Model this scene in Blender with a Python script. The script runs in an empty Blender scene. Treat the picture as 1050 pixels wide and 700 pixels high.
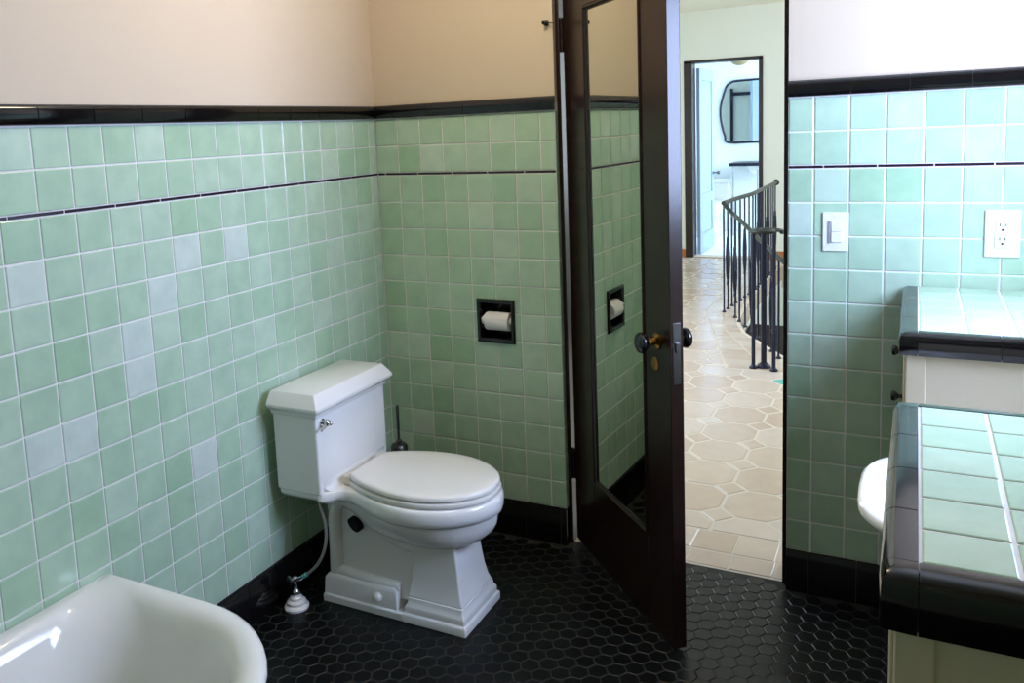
import bpy, bmesh, math, random
from mathutils import Vector, Matrix
random.seed(7)
SC = bpy.context.scene
COL = SC.collection
PI = math.pi

# ------------------------------------------------------------------ materials
def srgb(r, g, b):
    def f(c):
        c /= 255.0
        return c / 12.92 if c <= 0.04045 else ((c + 0.055) / 1.055) ** 2.4
    return (f(r), f(g), f(b), 1.0)

def mat(name, rgb, rough=0.5, metal=0.0, spec=0.5, noise=None, bump=None, coat=0.0):
    m = bpy.data.materials.new(name); m.use_nodes = True
    nt = m.node_tree; b = nt.nodes['Principled BSDF']
    b.inputs['Base Color'].default_value = srgb(*rgb)
    b.inputs['Roughness'].default_value = rough
    b.inputs['Metallic'].default_value = metal
    b.inputs['Specular IOR Level'].default_value = spec
    b.inputs['Coat Weight'].default_value = coat
    b.inputs['Coat Roughness'].default_value = 0.08
    tc = nt.nodes.new('ShaderNodeTexCoord')
    if noise:                       # (scale, second colour)
        n = nt.nodes.new('ShaderNodeTexNoise'); n.inputs['Scale'].default_value = noise[0]
        n.inputs['Detail'].default_value = 5
        nt.links.new(tc.outputs['Object'], n.inputs['Vector'])
        mx = nt.nodes.new('ShaderNodeMix'); mx.data_type = 'RGBA'
        mx.inputs[6].default_value = srgb(*rgb); mx.inputs[7].default_value = srgb(*noise[1])
        nt.links.new(n.outputs['Fac'], mx.inputs[0]); nt.links.new(mx.outputs[2], b.inputs['Base Color'])
    if bump:                        # (scale, strength, distance)
        n = nt.nodes.new('ShaderNodeTexNoise'); n.inputs['Scale'].default_value = bump[0]
        nt.links.new(tc.outputs['Object'], n.inputs['Vector'])
        bp = nt.nodes.new('ShaderNodeBump'); bp.inputs['Strength'].default_value = bump[1]
        bp.inputs['Distance'].default_value = bump[2]
        nt.links.new(n.outputs['Fac'], bp.inputs['Height']); nt.links.new(bp.outputs['Normal'], b.inputs['Normal'])
    return m

def tile_mat(name, stops, rough, bump_scale=9.0, bump_d=0.0015, glaze=0.25, glaze_rgb=None, spec=0.5):
    """stops: list of (pos, rgb) driven by the per-tile 'tone' attribute"""
    m = bpy.data.materials.new(name); m.use_nodes = True
    nt = m.node_tree; b = nt.nodes['Principled BSDF']
    at = nt.nodes.new('ShaderNodeAttribute'); at.attribute_name = 'tone'
    cr = nt.nodes.new('ShaderNodeValToRGB')
    cr.color_ramp.elements[0].position = stops[0][0]; cr.color_ramp.elements[0].color = srgb(*stops[0][1])
    cr.color_ramp.elements[1].position = stops[-1][0]; cr.color_ramp.elements[1].color = srgb(*stops[-1][1])
    for p, c in stops[1:-1]:
        e = cr.color_ramp.elements.new(p); e.color = srgb(*c)
    nt.links.new(at.outputs['Fac'], cr.inputs['Fac'])
    tc = nt.nodes.new('ShaderNodeTexCoord')
    n = nt.nodes.new('ShaderNodeTexNoise'); n.inputs['Scale'].default_value = 14; n.inputs['Detail'].default_value = 3
    nt.links.new(tc.outputs['Object'], n.inputs['Vector'])
    mx = nt.nodes.new('ShaderNodeMix'); mx.data_type = 'RGBA'; mx.blend_type = 'MULTIPLY'
    rp = nt.nodes.new('ShaderNodeValToRGB')
    rp.color_ramp.elements[0].position = 0.3; rp.color_ramp.elements[0].color = (1 - glaze * .6, 1 - glaze * .5, 1 - glaze * .5, 1)
    rp.color_ramp.elements[1].position = 0.7; rp.color_ramp.elements[1].color = (1, 1, 1, 1)
    nt.links.new(n.outputs['Fac'], rp.inputs['Fac'])
    mx.inputs[0].default_value = 1.0
    nt.links.new(cr.outputs['Color'], mx.inputs[6]); nt.links.new(rp.outputs['Color'], mx.inputs[7])
    nt.links.new(mx.outputs[2], b.inputs['Base Color'])
    b.inputs['Roughness'].default_value = rough
    b.inputs['Specular IOR Level'].default_value = spec
    n2 = nt.nodes.new('ShaderNodeTexNoise'); n2.inputs['Scale'].default_value = bump_scale; n2.inputs['Detail'].default_value = 1
    nt.links.new(tc.outputs['Object'], n2.inputs['Vector'])
    bp = nt.nodes.new('ShaderNodeBump'); bp.inputs['Strength'].default_value = 0.6; bp.inputs['Distance'].default_value = bump_d
    nt.links.new(n2.outputs['Fac'], bp.inputs['Height']); nt.links.new(bp.outputs['Normal'], b.inputs['Normal'])
    return m

M = {}
M['plaster'] = mat('cream_plaster', (210, 192, 169), 0.7, noise=(2.0, (206, 188, 164)), bump=(60, 0.15, 0.001))
M['ceiling'] = mat('ceiling_paint', (238, 232, 216), 0.8)
M['tile'] = tile_mat('green_glazed_tile', [(0.0, (166, 197, 164)), (0.45, (181, 206, 179)), (0.8, (192, 212, 190)), (1.0, (205, 217, 206))], 0.17)
M['grout'] = mat('pale_grout', (238, 234, 234), 0.8, noise=(30, (222, 216, 210)))
M['black_tile'] = tile_mat('black_glazed_tile', [(0.0, (12, 10, 11)), (1.0, (20, 17, 18))], 0.10, bump_d=0.0008)
M['dark_grout'] = mat('dark_grout', (70, 66, 60), 0.9)
M['liner'] = mat('plum_black_liner', (38, 18, 34), 0.25)
M['hex'] = tile_mat('matte_black_hexagon_tile', [(0.0, (8, 8, 9)), (1.0, (13, 13, 14))], 0.33, bump_d=0.0006, bump_scale=25, spec=.26)
M['hexgrout'] = mat('hexagon_grout', (36, 35, 31), 0.9)
M['terra'] = tile_mat('pale_terracotta_tile', [(0.0, (204, 180, 162)), (0.5, (212, 192, 176)), (1.0, (218, 202, 190))], 0.18, bump_scale=5, bump_d=0.002, glaze=0.15)
M['turq'] = mat('turquoise_insert', (92, 190, 180), 0.2)
M['terragrout'] = mat('terracotta_grout', (208, 196, 184), 0.85)
M['porcelain'] = mat('white_porcelain', (232, 230, 226), 0.10, coat=0.3)
M['seatwhite'] = mat('white_seat_plastic', (228, 224, 216), 0.22)
M['beige'] = mat('beige_hinge_cover', (214, 202, 182), 0.35)
M['chrome'] = mat('chrome', (200, 200, 205), 0.12, 1.0)
M['steel'] = mat('dull_steel', (110, 110, 112), 0.3, 1.0)
M['braid'] = mat('braided_hose', (150, 148, 142), 0.4, 0.4, bump=(400, 0.6, 0.001))
M['brass'] = mat('aged_brass', (150, 112, 50), 0.28, 1.0)
M['blackplastic'] = mat('black_knob', (12, 12, 14), 0.12)
M['black'] = mat('hollow_shade_black', (6, 6, 6), 0.9)  # even black painted for the shade inside openings
M['wood'] = mat('dark_mahogany', (40, 22, 18), 0.26, noise=(6, (27, 15, 12)), bump=(30, 0.08, 0.001))
M['iron'] = mat('blackened_iron', (28, 32, 56), 0.38, 0.3)
M['railtop'] = mat('worn_iron_handrail', (48, 54, 52), 0.35, 0.5)
M['mirror'] = mat('mirror_silver', (226, 230, 222), 0.0, 1.0)
M['cream'] = mat('cream_cabinet_paint', (204, 192, 168), 0.45, noise=(5, (198, 186, 160)))
M['paper'] = mat('toilet_paper', (238, 234, 232), 0.9)
M['plate'] = mat('white_switch_plastic', (232, 232, 232), 0.3)
M['plategrey'] = mat('grey_dimmer_slot', (150, 150, 155), 0.4)
M['hallpaint'] = mat('pale_green_white_hall_paint', (230, 233, 224), 0.75)
M['whitepaint'] = mat('white_bathroom_paint', (236, 240, 242), 0.6)
M['doorwhite'] = mat('white_door_paint', (158, 178, 212), 0.45)
M['oak'] = mat('oak_baseboard', (170, 104, 52), 0.5)
M['walnut'] = mat('dark_walnut_tread', (26, 15, 11), 0.6, spec=.2)
M['glassshade'] = mat('cream_glass_shade', (150, 134, 96), 0.3)
M['winframe'] = mat('white_window_frame', (235, 235, 230), 0.4)

# ------------------------------------------------------------------ mesh builder
class MB:
    def __init__(s): s.v = []; s.f = []; s.m = []; s.t = []
    def add(s, vs, fs, mi=0, tone=0.5):
        o = len(s.v); s.v += [tuple(v) for v in vs]
        for f in fs: s.f.append([o + i for i in f]); s.m.append(mi); s.t.append(tone)
    def box(s, x0, x1, y0, y1, z0, z1, mi=0, tone=0.5):
        v = [(x0, y0, z0), (x1, y0, z0), (x1, y1, z0), (x0, y1, z0), (x0, y0, z1), (x1, y0, z1), (x1, y1, z1), (x0, y1, z1)]
        s.add(v, [(0, 3, 2, 1), (4, 5, 6, 7), (0, 1, 5, 4), (1, 2, 6, 5), (2, 3, 7, 6), (3, 0, 4, 7)], mi, tone)
    def bar(s, a, b, w, h, mi=0):
        a = Vector(a); b = Vector(b); d = (b - a).normalized()
        up = Vector((0, 0, 1)) if abs(d.z) < .95 else Vector((0, 1, 0))
        r = d.cross(up).normalized(); u = r.cross(d)
        vs = []
        for p in (a, b):
            for i, j in ((-1, -1), (1, -1), (1, 1), (-1, 1)): vs.append(p + r * w / 2 * i + u * h / 2 * j)
        s.add(vs, [(0, 3, 2, 1), (4, 5, 6, 7), (0, 1, 5, 4), (1, 2, 6, 5), (2, 3, 7, 6), (3, 0, 4, 7)], mi)
    def loft(s, rings, cap0=True, cap1=True, mi=0, closed=True):
        n = len(rings[0]); o = len(s.v)
        for r in rings: s.v += [tuple(p) for p in r]
        for k in range(len(rings) - 1):
            for i in range(n if closed else n - 1):
                j = (i + 1) % n
                s.f.append([o + k * n + i, o + k * n + j, o + (k + 1) * n + j, o + (k + 1) * n + i]); s.m.append(mi); s.t.append(.5)
        if cap0: s.f.append([o + i for i in range(n)][::-1]); s.m.append(mi); s.t.append(.5)
        if cap1: s.f.append([o + (len(rings) - 1) * n + i for i in range(n)]); s.m.append(mi); s.t.append(.5)
    def tube(s, pts, r, n=10, mi=0, caps=True):
        pts = [Vector(p) for p in pts]; rings = []
        rr = r if isinstance(r, (list, tuple)) else [r] * len(pts)
        prev = None
        for i, p in enumerate(pts):
            d = (pts[min(i + 1, len(pts) - 1)] - pts[max(i - 1, 0)]).normalized()
            if prev is None:
                up = Vector((0, 0, 1)) if abs(d.z) < .9 else Vector((0, 1, 0))
                a = d.cross(up).normalized()
            else:
                a = (prev - d * prev.dot(d)).normalized()
            prev = a; b = d.cross(a)
            rings.append([p + (a * math.cos(2 * PI * k / n) + b * math.sin(2 * PI * k / n)) * rr[i] for k in range(n)])
        s.loft(rings, caps, caps, mi)
    def lathe(s, prof, c=(0, 0, 0), axis=(0, 0, 1), n=24, mi=0):
        """prof: (r, h) pairs along axis from c"""
        c = Vector(c); ax = Vector(axis).normalized()
        up = Vector((0, 0, 1)) if abs(ax.z) < .9 else Vector((1, 0, 0))
        a = ax.cross(up).normalized(); b = ax.cross(a)
        rings = [[c + ax * h + (a * math.cos(2 * PI * k / n) + b * math.sin(2 * PI * k / n)) * max(r, 1e-5) for k in range(n)] for r, h in prof]
        s.loft(rings, True, True, mi)
    def build(s, name, mats, parent=None, smooth=35, bevel=0, seg=2, loc=None, rot=None, subsurf=0):
        me = bpy.data.meshes.new(name); me.from_pydata(s.v, [], s.f)
        if not isinstance(mats, (list, tuple)): mats = [mats]
        for m in mats: me.materials.append(M[m])
        me.polygons.foreach_set('material_index', s.m)
        at = me.attributes.new('tone', 'FLOAT', 'FACE'); at.data.foreach_set('value', s.t)
        bm = bmesh.new(); bm.from_mesh(me)
        bmesh.ops.recalc_face_normals(bm, faces=bm.faces)
        if smooth:
            for f in bm.faces: f.smooth = True
            for e in bm.edges:
                if len(e.link_faces) == 2 and e.calc_face_angle(0) > math.radians(smooth): e.smooth = False
        bm.to_mesh(me); bm.free()
        o = bpy.data.objects.new(name, me); COL.objects.link(o)
        if parent: o.parent = parent
        if loc: o.location = loc
        if rot: o.rotation_euler = rot
        if bevel:
            b = o.modifiers.new('bevel', 'BEVEL'); b.width = bevel; b.segments = seg; b.limit_method = 'ANGLE'; b.angle_limit = math.radians(40)
            b.harden_normals = False
        if subsurf:
            b = o.modifiers.new('sub', 'SUBSURF'); b.levels = subsurf; b.render_levels = subsurf
        return o

def thing(name, label, cat, loc=(0, 0, 0), rz=0, group=None):
    o = bpy.data.objects.new(name, None); COL.objects.link(o)
    o.location = loc; o.rotation_euler = (0, 0, rz); o.empty_display_size = .1
    o['label'] = label; o['category'] = cat
    if group: o['group'] = group
    return o
def tag(o, label, cat, group=None):
    o['label'] = label; o['category'] = cat
    if group: o['group'] = group
    return o
def struct(o, label=None):
    o['kind'] = 'structure'
    if label: o['label'] = label
    return o
def bx(name, mats, x0, x1, y0, y1, z0, z1, parent=None, bevel=0, seg=2):
    m = MB(); m.box(x0, x1, y0, y1, z0, z1); return m.build(name, mats, parent, bevel=bevel, seg=seg)

# ------------------------------------------------------------------ tiled walls
P = 0.1111; HB = 0.15; EX = 0.0106
TG = 0.0050          # grout gap
ZR = [HB + (14 - r) * P + (EX if r < 2 else 0) for r in range(15)]   # ZR[14]=top of base

def tile_face(mb, mp, u0, u1, v0, v1, mi, tone, d0=0.004, d1=0.0, bv=0.0022):
    """one pillow-edged tile; mp(u, v, w) with w = depth out of the wall"""
    o = [(u0, v0), (u1, v0), (u1, v1), (u0, v1)]
    b = min(bv, (u1 - u0) * .3, (v1 - v0) * .3)
    i = [(u0 + b, v0 + b), (u1 - b, v0 + b), (u1 - b, v1 - b), (u0 + b, v1 - b)]
    vs = [mp(u, v, -d0) for u, v in o] + [mp(u, v, -.0012) for u, v in o] + [mp(u, v, 0) for u, v in i]
    mb.add(vs, [(8, 9, 10, 11)] + [(4 + k, 4 + (k + 1) % 4, 8 + (k + 1) % 4, 8 + k) for k in range(4)]
           + [(k, (k + 1) % 4, 4 + (k + 1) % 4, 4 + k) for k in range(4)], mi, tone)

def clip_holes(rect, holes):
    out = [rect]
    for (a, b, c, d) in holes:
        nxt = []
        for (u0, u1, v0, v1) in out:
            if u1 <= a or u0 >= b or v1 <= c or v0 >= d: nxt.append((u0, u1, v0, v1)); continue
            if v0 < c: nxt.append((u0, u1, v0, c))
            if v1 > d: nxt.append((u0, u1, d, v1))
            lo, hi = max(v0, c), min(v1, d)
            if u0 < a: nxt.append((u0, a, lo, hi))
            if u1 > b: nxt.append((b, u1, lo, hi))
        out = nxt
    return [r for r in out if r[1] - r[0] > .008 and r[3] - r[2] > .008]

def tile_wall(name, mp, u0, u1, uoff, pu, rng, ztop, depth, holes=(), pale=(), liner_off=0.03):
    """whole wall face from floor to ztop: plaster above, tiles below. slots: plaster, grout, tile, liner"""
    mb = MB()
    # backing with thickness (grout level is 3 mm behind tile face), holes cut out
    us = sorted(set([u0, u1] + [h[0] for h in holes] + [h[1] for h in holes]))
    vs = sorted(set([0, 1.745] + [h[2] for h in holes] + [h[3] for h in holes]))
    def slab(a, b, c, d, w0, w1, mi):
        q = [mp(a, c, w0), mp(b, c, w0), mp(b, d, w0), mp(a, d, w0), mp(a, c, w1), mp(b, c, w1), mp(b, d, w1), mp(a, d, w1)]
        mb.add(q, [(0, 1, 2, 3), (4, 7, 6, 5), (0, 4, 5, 1), (1, 5, 6, 2), (2, 6, 7, 3), (3, 7, 4, 0)], mi)
    for i in range(len(us) - 1):
        for j in range(len(vs) - 1):
            cu, cv = (us[i] + us[i + 1]) / 2, (vs[j] + vs[j + 1]) / 2
            if any(h[0] < cu < h[1] and h[2] < cv < h[3] for h in holes): continue
            slab(us[i], us[i + 1], vs[j], vs[j + 1], -.0028, -depth, 1)
    slab(u0 - (.02 if u0 == 0 else 0), u1, 1.745, ztop, -.006, -depth, 0)
    k0 = int(math.floor((u0 - uoff) / pu)) - 1; k1 = int(math.ceil((u1 - uoff) / pu)) + 1
    for k in range(k0, k1):
        a, b = max(uoff + k * pu, u0), min(uoff + (k + 1) * pu, u1)
        if b - a < .012: continue
        for r in range(1, 15):
            top, bot = ZR[r - 1], ZR[r]
            if r == 2: bot = ZR[2] + EX
            if r == 3: top = ZR[2]
            t = min(1, max(0, rng.gauss(.40, .17)))
            if rng.random() < .04: t = .75
            if (k + 1, r) in pale: t = 1.0
            for (p, q, c, d) in clip_holes((a + TG / 2, b - TG / 2, bot + TG / 2, top - TG / 2), holes):
                tile_face(mb, mp, p, q, c, d, 2, t)
    lp = pu * 1.5
    k0 = int(math.floor((u0 - liner_off) / lp)) - 1
    for k in range(k0, k0 + int((u1 - u0) / lp) + 4):
        a, b = max(liner_off + k * lp, u0), min(liner_off + (k + 1) * lp, u1)
        if b - a < .01: continue
        tile_face(mb, mp, a + .002, b - .002, ZR[2] + .0015, ZR[2] + EX - .0008, 3, .5, bv=.001)
    o = mb.build(name, ['plaster', 'grout', 'tile', 'liner'], smooth=0)
    return struct(o)

def black_run(name, mp, u0, u1, off, pu, z0, z1, out, cap=True):
    """row of black glazed pieces, rounded outwards when cap"""
    mb = MB(); rng = random.Random(hash(name) % 99)
    q = [mp(u0, z0, -.004), mp(u1, z0, -.004), mp(u1, z1 - .002, -.004), mp(u0, z1 - .002, -.004),
         mp(u0, z0, out - .003), mp(u1, z0, out - .003), mp(u1, z1 - .002, out - .003), mp(u0, z1 - .002, out - .003)]
    mb.add(q, [(0, 1, 2, 3), (4, 7, 6, 5), (0, 4, 5, 1), (1, 5, 6, 2), (2, 6, 7, 3), (3, 7, 4, 0)], 1)
    if cap: prof = [(-.004, z0), (out * .75, z0 + .001), (out, z0 + .006), (out, z1 - .014), (out * .85, z1 - .006), (out * .45, z1 - .001), (-.004, z1)]
    else: prof = [(-.004, z0), (out, z0), (out, z1 - .006), (out * .7, z1 - .001), (-.004, z1)]
    k0 = int(math.floor((u0 - off) / pu)) - 1
    for k in range(k0, k0 + int((u1 - u0) / pu) + 4):
        a, b = max(off + k * pu, u0), min(off + (k + 1) * pu, u1)
        if b - a < .01: continue
        rings = [[mp(a + .0013, z, w) for w, z in prof], [mp(b - .0013, z, w) for w, z in prof]]
        mb.loft(rings, True, True, 0)
    return struct(mb.build(name, ['black_tile', 'dark_grout'], smooth=50))

ZC = 2.72
YB = -3.75; XR = 2.56
mpL = lambda u, z, w: (w, -u, z)              # left wall, u = distance from the corner
mpB = lambda u, z, w: (u, -w, z)              # back wall
mpR = lambda u, z, w: (XR - w, -u, z)
mpF = lambda u, z, w: (u, YB + w, z)
DX0, DX1, DH = 0.802, 1.622, 2.33             # doorway
NX0, NX1, NZ0, NZ1 = 0.446, 0.606, 0.808, 0.980   # paper niche
rng = random.Random(3)
WY0, WY1, WZ0, WZ1 = 0.30, 1.20, 1.25, 2.30   # window in right wall (u range)

pu_L = P * .9815; pu_B = P * .9533
pale = {(10, 4), (11, 5), (12, 6), (12, 7), (15, 4), (8, 4), (14, 8), (15, 8), (10, 10)}
tile_wall('wall_left', mpL, 0, -YB, .0523, pu_L, rng, ZC, .12, pale={(k, r) for k, r in pale}, liner_off=.03)
tile_wall('wall_back', mpB, 0, DX0, .1051, pu_B, rng, ZC, .035, holes=[(NX0 + .004, NX1 - .004, NZ0 + .004, NZ1 - .004)], liner_off=.035)
tile_wall('wall_back_right', mpB, DX1 + .004, XR, 1.7054, pu_B, rng, ZC, .035, liner_off=1.735)
# body of the back wall behind the tile layer (niche cut out), and above the doorway
mb = MB()
for r in clip_holes((-.12, DX0 - .004, 0, ZC), [(NX0 + .004, NX1 - .004, NZ0 + .004, NZ1 - .004)]):
    mb.box(r[0], r[1], .036, .16, r[2], r[3])
mb.box(NX0 - .01, NX1 + .01, .11, .16, NZ0 - .01, NZ1 + .01)
mb.box(DX1 + .006, 3.2, .036, .16, 0, ZC)
mb.box(-.12, 3.2, .036, .16, DH + .03, 3.0)
struct(mb.build('wall_back_core', 'hallpaint', smooth=0))
mb = MB(); mb.box(DX0 - .01, DX1 + .01, .006, .0355, DH + .03, ZC)
struct(mb.build('wall_back_over_door', 'plaster', smooth=0))
# right wall with its window opening
tile_wall('wall_right', mpR, 0, -YB, .06, pu_L, rng, ZC, .12, holes=[(WY0, WY1, WZ0, 1.7451)], liner_off=.03)
wr = bpy.data.objects['wall_right']
# plaster above 1.745 must also be open at the window: rebuild that piece
me = wr.data; bm = bmesh.new(); bm.from_mesh(me)
kill = [v for v in bm.verts if v.co.z > ZC - .01 or (abs(v.co.z - 1.745) < .0005 and v.link_faces and all(f.material_index == 0 for f in v.link_faces))]
bmesh.ops.delete(bm, geom=kill, context='VERTS'); bm.to_mesh(me); bm.free()
mb = MB()
for r in clip_holes((0, -YB, 1.745, ZC), [(WY0, WY1, WZ0, WZ1)]): mb.box(XR + .006, XR + .12, -r[1], -r[0], r[2], r[3])
struct(mb.build('wall_right_plaster', 'plaster', smooth=0))
tile_wall('wall_front', mpF, 0, XR, .05, pu_L, rng, ZC, .12, liner_off=.03)
# black cap, base
black_run('trim_1', mpL, 0.012, -YB, .06, .1665, 1.718, 1.771, .013)
black_run('trim_2', mpB, 0, DX0, .09, .1665, 1.718, 1.771, .013)
black_run('trim_3', mpB, DX1 + .004, XR - .013, 1.648, .1665, 1.718, 1.771, .013)
black_run('trim_4', mpR, 0, .28, .06, .1665, 1.718, 1.771, .013)
black_run('trim_4b', mpR, 1.22, -YB, .06, .1665, 1.718, 1.771, .013).name = 'trim_5'
black_run('trim_6', mpF, 0.013, XR - .013, .06, .1665, 1.718, 1.771, .013)
black_run('baseboard_left', mpL, .010, -YB, .04, .152, 0, HB, .009, cap=False)
black_run('baseboard_back', mpB, 0, DX0, .02, .152, 0, HB, .009, cap=False)
black_run('baseboard_back_right', mpB, DX1 + .004, XR - .01, 1.70, .152, 0, HB, .009, cap=False)
black_run('baseboard_right', mpR, 0, -YB, .04, .152, 0, HB, .009, cap=False)
bx_ceiling = struct(bx('ceiling', 'ceiling', -.12, XR + .12, YB - .12, .035, ZC, ZC + .08))

# window of the bathroom (right wall, outside the frame of the photo)
fr = MB()
yA, yB2 = -WY1, -WY0
for (a, b, c, d) in [(yA, yA + .05, WZ0, WZ1), (yB2 - .05, yB2, WZ0, WZ1), (yA, yB2, WZ0, WZ0 + .05), (yA, yB2, WZ1 - .05, WZ1)]:
    fr.box(XR + .02, XR + .10, a, b, c, d)
fr.box(XR + .04, XR + .08, (yA + yB2) / 2 - .02, (yA + yB2) / 2 + .02, WZ0, WZ1)
struct(fr.build('window_1', 'winframe', bevel=.003))

# ------------------------------------------------------------------ black hexagon floor
mb = MB(); rng = random.Random(11)
px = .0578
R = (px - .0034) / math.sqrt(3)
ang = [math.radians(60 * k) for k in range(6)]
i = -2
ax = px * math.cos(PI / 6)
for i in range(-1, int(XR / ax) + 2):
    cx = .521 % ax + (i - 1) * ax
    col = round((cx - .521) / ax)
    for j in range(-70, 4):
        cy = -1.028 + j * px + (px / 2 if col % 2 else 0) + px * 17
        if cx < .012 or cx > XR - .012 or cy < YB or cy > -.018:
            if not (DX0 + .03 < cx < DX1 - .03 and -.02 <= cy < .028): continue
        # slight tilt of each tile gives the broken glints of a hand-laid floor
        tx, ty = rng.gauss(0, .006), rng.gauss(0, .006)
        t = rng.random()
        def ring(r, z): return [(cx + r * math.cos(a), cy + r * math.sin(a), z + tx * r * math.cos(a) + ty * r * math.sin(a)) for a in ang]
        vs = ring(R, -.004) + ring(R, -.0014) + ring(R - .0022, -.0003)
        mb.add(vs, [(12, 13, 14, 15, 16, 17)] + [(6 + k, 6 + (k + 1) % 6, 12 + (k + 1) % 6, 12 + k) for k in range(6)]
               + [(k, (k + 1) % 6, 6 + (k + 1) % 6, 6 + k) for k in range(6)], 0, t)
mb.box(-.1, XR + .1, YB - .1, .045, -.06, -.0016, 1)
struct(mb.build('floor', ['hex', 'hexgrout'], smooth=0))

# ------------------------------------------------------------------ hall floor with stairwell
HX0, HX1, HY1, HZ = -1.0, 3.2, 7.34, 2.92
EDGE = [(3.0, 1.285), (3.16, 1.19), (3.47, 1.005), (3.713, .86), (3.96, .78), (4.13, .737), (4.52, .708), (4.85, .692), (5.22, .684), (5.6, .676), (6.2, .685), (6.95, .70)]
def ex(y):
    for (a, xa), (b, xb) in zip(EDGE, EDGE[1:]):
        if y <= b: return xa + (xb - xa) * (y - a) / (b - a)
    return EDGE[-1][1]
def clip_poly(poly, a, b, c):           # keep a*x+b*y<=c
    out = []
    for i in range(len(poly)):
        p, q = poly[i], poly[(i + 1) % len(poly)]
        fp, fq = a * p[0] + b * p[1] - c, a * q[0] + b * q[1] - c
        if fp <= 0: out.append(p)
        if fp * fq < 0:
            t = fp / (fp - fq); out.append((p[0] + (q[0] - p[0]) * t, p[1] + (q[1] - p[1]) * t))
    return out
def area(p): return abs(sum(p[i][0] * p[(i + 1) % len(p)][1] - p[(i + 1) % len(p)][0] * p[i][1] for i in range(len(p)))) / 2
mb = MB(); rng = random.Random(5)
def flat_tile(poly, mi, tone, b=.004):
    if len(poly) < 3 or area(poly) < .0012: return
    n = len(poly); cx = sum(p[0] for p in poly) / n; cy = sum(p[1] for p in poly) / n
    def sh(p, d):
        v = Vector((p[0] - cx, p[1] - cy)); l = v.length
        v = v * ((l - d) / l) if l > d else v * .2
        return (cx + v.x, cy + v.y)
    z0 = rng.uniform(-.0008, .0004)
    vs = [sh(p, .004) + (-.006,) for p in poly] + [sh(p, .004) + (-.002,) for p in poly] + [sh(p, .004 + b) + (z0,) for p in poly]
    mb.add(vs, [tuple(range(2 * n, 3 * n))] + [(n + k, n + (k + 1) % n, 2 * n + (k + 1) % n, 2 * n + k) for k in range(n)]
           + [(k, (k + 1) % n, n + (k + 1) % n, n + k) for k in range(n)], mi, tone)
BL0, BL1 = (.40, 4.40), (.875, 2.78)     # border line beside the stair
nx, ny = (BL1[1] - BL0[1]), -(BL1[0] - BL0[0])
nx, ny = -nx, -ny                         # towards the stair
cc = nx * BL0[0] + ny * BL0[1]
regions = [[(0, -1, -.345), (0, 1, 2.70)], [(0, -1, -2.71), (0, 1, 4.40), (nx, ny, cc)], [(0, -1, -4.41), (0, 1, HY1 - .01), (1, 0, .40)]]
PX, PY = .275, .288
for a in range(-8, 9):
    for b in range(-1, 25):
        cx, cy = 1.1525 + a * PX, .636 + b * PY
        hx, hy, sx, sy = PX / 2 - .004, PY / 2 - .004, .060, .064
        oc = [(cx - sx, cy - hy), (cx + sx, cy - hy), (cx + hx, cy - sy), (cx + hx, cy + sy), (cx + sx, cy + hy), (cx - sx, cy + hy), (cx - hx, cy + sy), (cx - hx, cy - sy)]
        dx, dy = cx + PX / 2, cy + PY / 2
        di = [(dx, dy - hy + sy + .006), (dx + hx - sx - .006, dy), (dx, dy + hy - sy - .006), (dx - hx + sx + .006, dy)]
        tq = (a, b) in {(-1, 0), (0, 6)} or rng.random() < .06
        t = rng.random()
        for reg in regions:
            for poly, mi in ((oc, 0), (di, 2 if tq else 0)):
                p = poly
                for (u, v, w) in reg:
                    p = clip_poly(p, u, v, w)
                    if len(p) < 3: break
                if len(p) >= 3: flat_tile(p, mi, t)
# rectangular border rows
for y0, y1, off in ((.175, .338, 1.357), (.056, .168, 1.362)):
    x = off - .155 * 17
    while x < HX1:
        x1 = x + .158
        if x1 > DX0 if y0 < .16 else True:
            if y0 > .16 or (x > DX0 - .16 and x1 < DX1 + .2): flat_tile([(x, y0), (x1, y0), (x1, y1), (x, y1)], 0, rng.random())
        x = x1
y = 2.80
while y < 6.9:
    y1 = y + .13
    def bxx(yy): return BL0[0] + (BL1[0] - BL0[0]) * (yy - BL0[1]) / (BL1[1] - BL0[1]) if yy < 4.4 else .40
    a, b, c, d = bxx(y) + .006, ex(max(y, 3.0)) - .03, ex(y1) - .03, bxx(y1) + .006
    for k in range(2):
        f0, f1 = k / 2, (k + 1) / 2
        flat_tile([(a + (b - a) * f0, y), (a + (b - a) * f1, y), (d + (c - d) * f1, y1), (d + (c - d) * f0, y1)], 0, rng.random())
    y = y1
x = .9
while x < HX1:
    flat_tile([(x, 2.715), (x + .16, 2.715), (x + .16, 2.81), (x, 2.81)], 0, rng.random())
    if x > 1.2: flat_tile([(x, 2.815), (x + .16, 2.815), (x + .16, 2.985), (x, 2.985)], 0, rng.random())
    x += .16
# slab under the tiles
mb.box(HX0 - .1, HX1, .045, 3.0, -.25, -.0022, 1)
for (ya, xa), (yb, xb) in zip(EDGE, EDGE[1:]):
    v = [(HX0 - .1, ya, -.0022), (xa, ya, -.0022), (xb, yb, -.0022), (HX0 - .1, yb, -.0022)]
    w = [(p[0], p[1], -.16) for p in v]
    mb.add(v + w, [(0, 1, 2, 3), (7, 6, 5, 4)], 1); mb.add([v[1], w[1], w[2], v[2]], [(0, 1, 2, 3)], 0, .1)
mb.box(HX0 - .1, HX1, 6.95, HY1 + .25, -.25, -.0022, 1)
struct(mb.build('hall_floor', ['terra', 'terragrout', 'turq'], smooth=0)).name = 'floor_hall'
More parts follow.
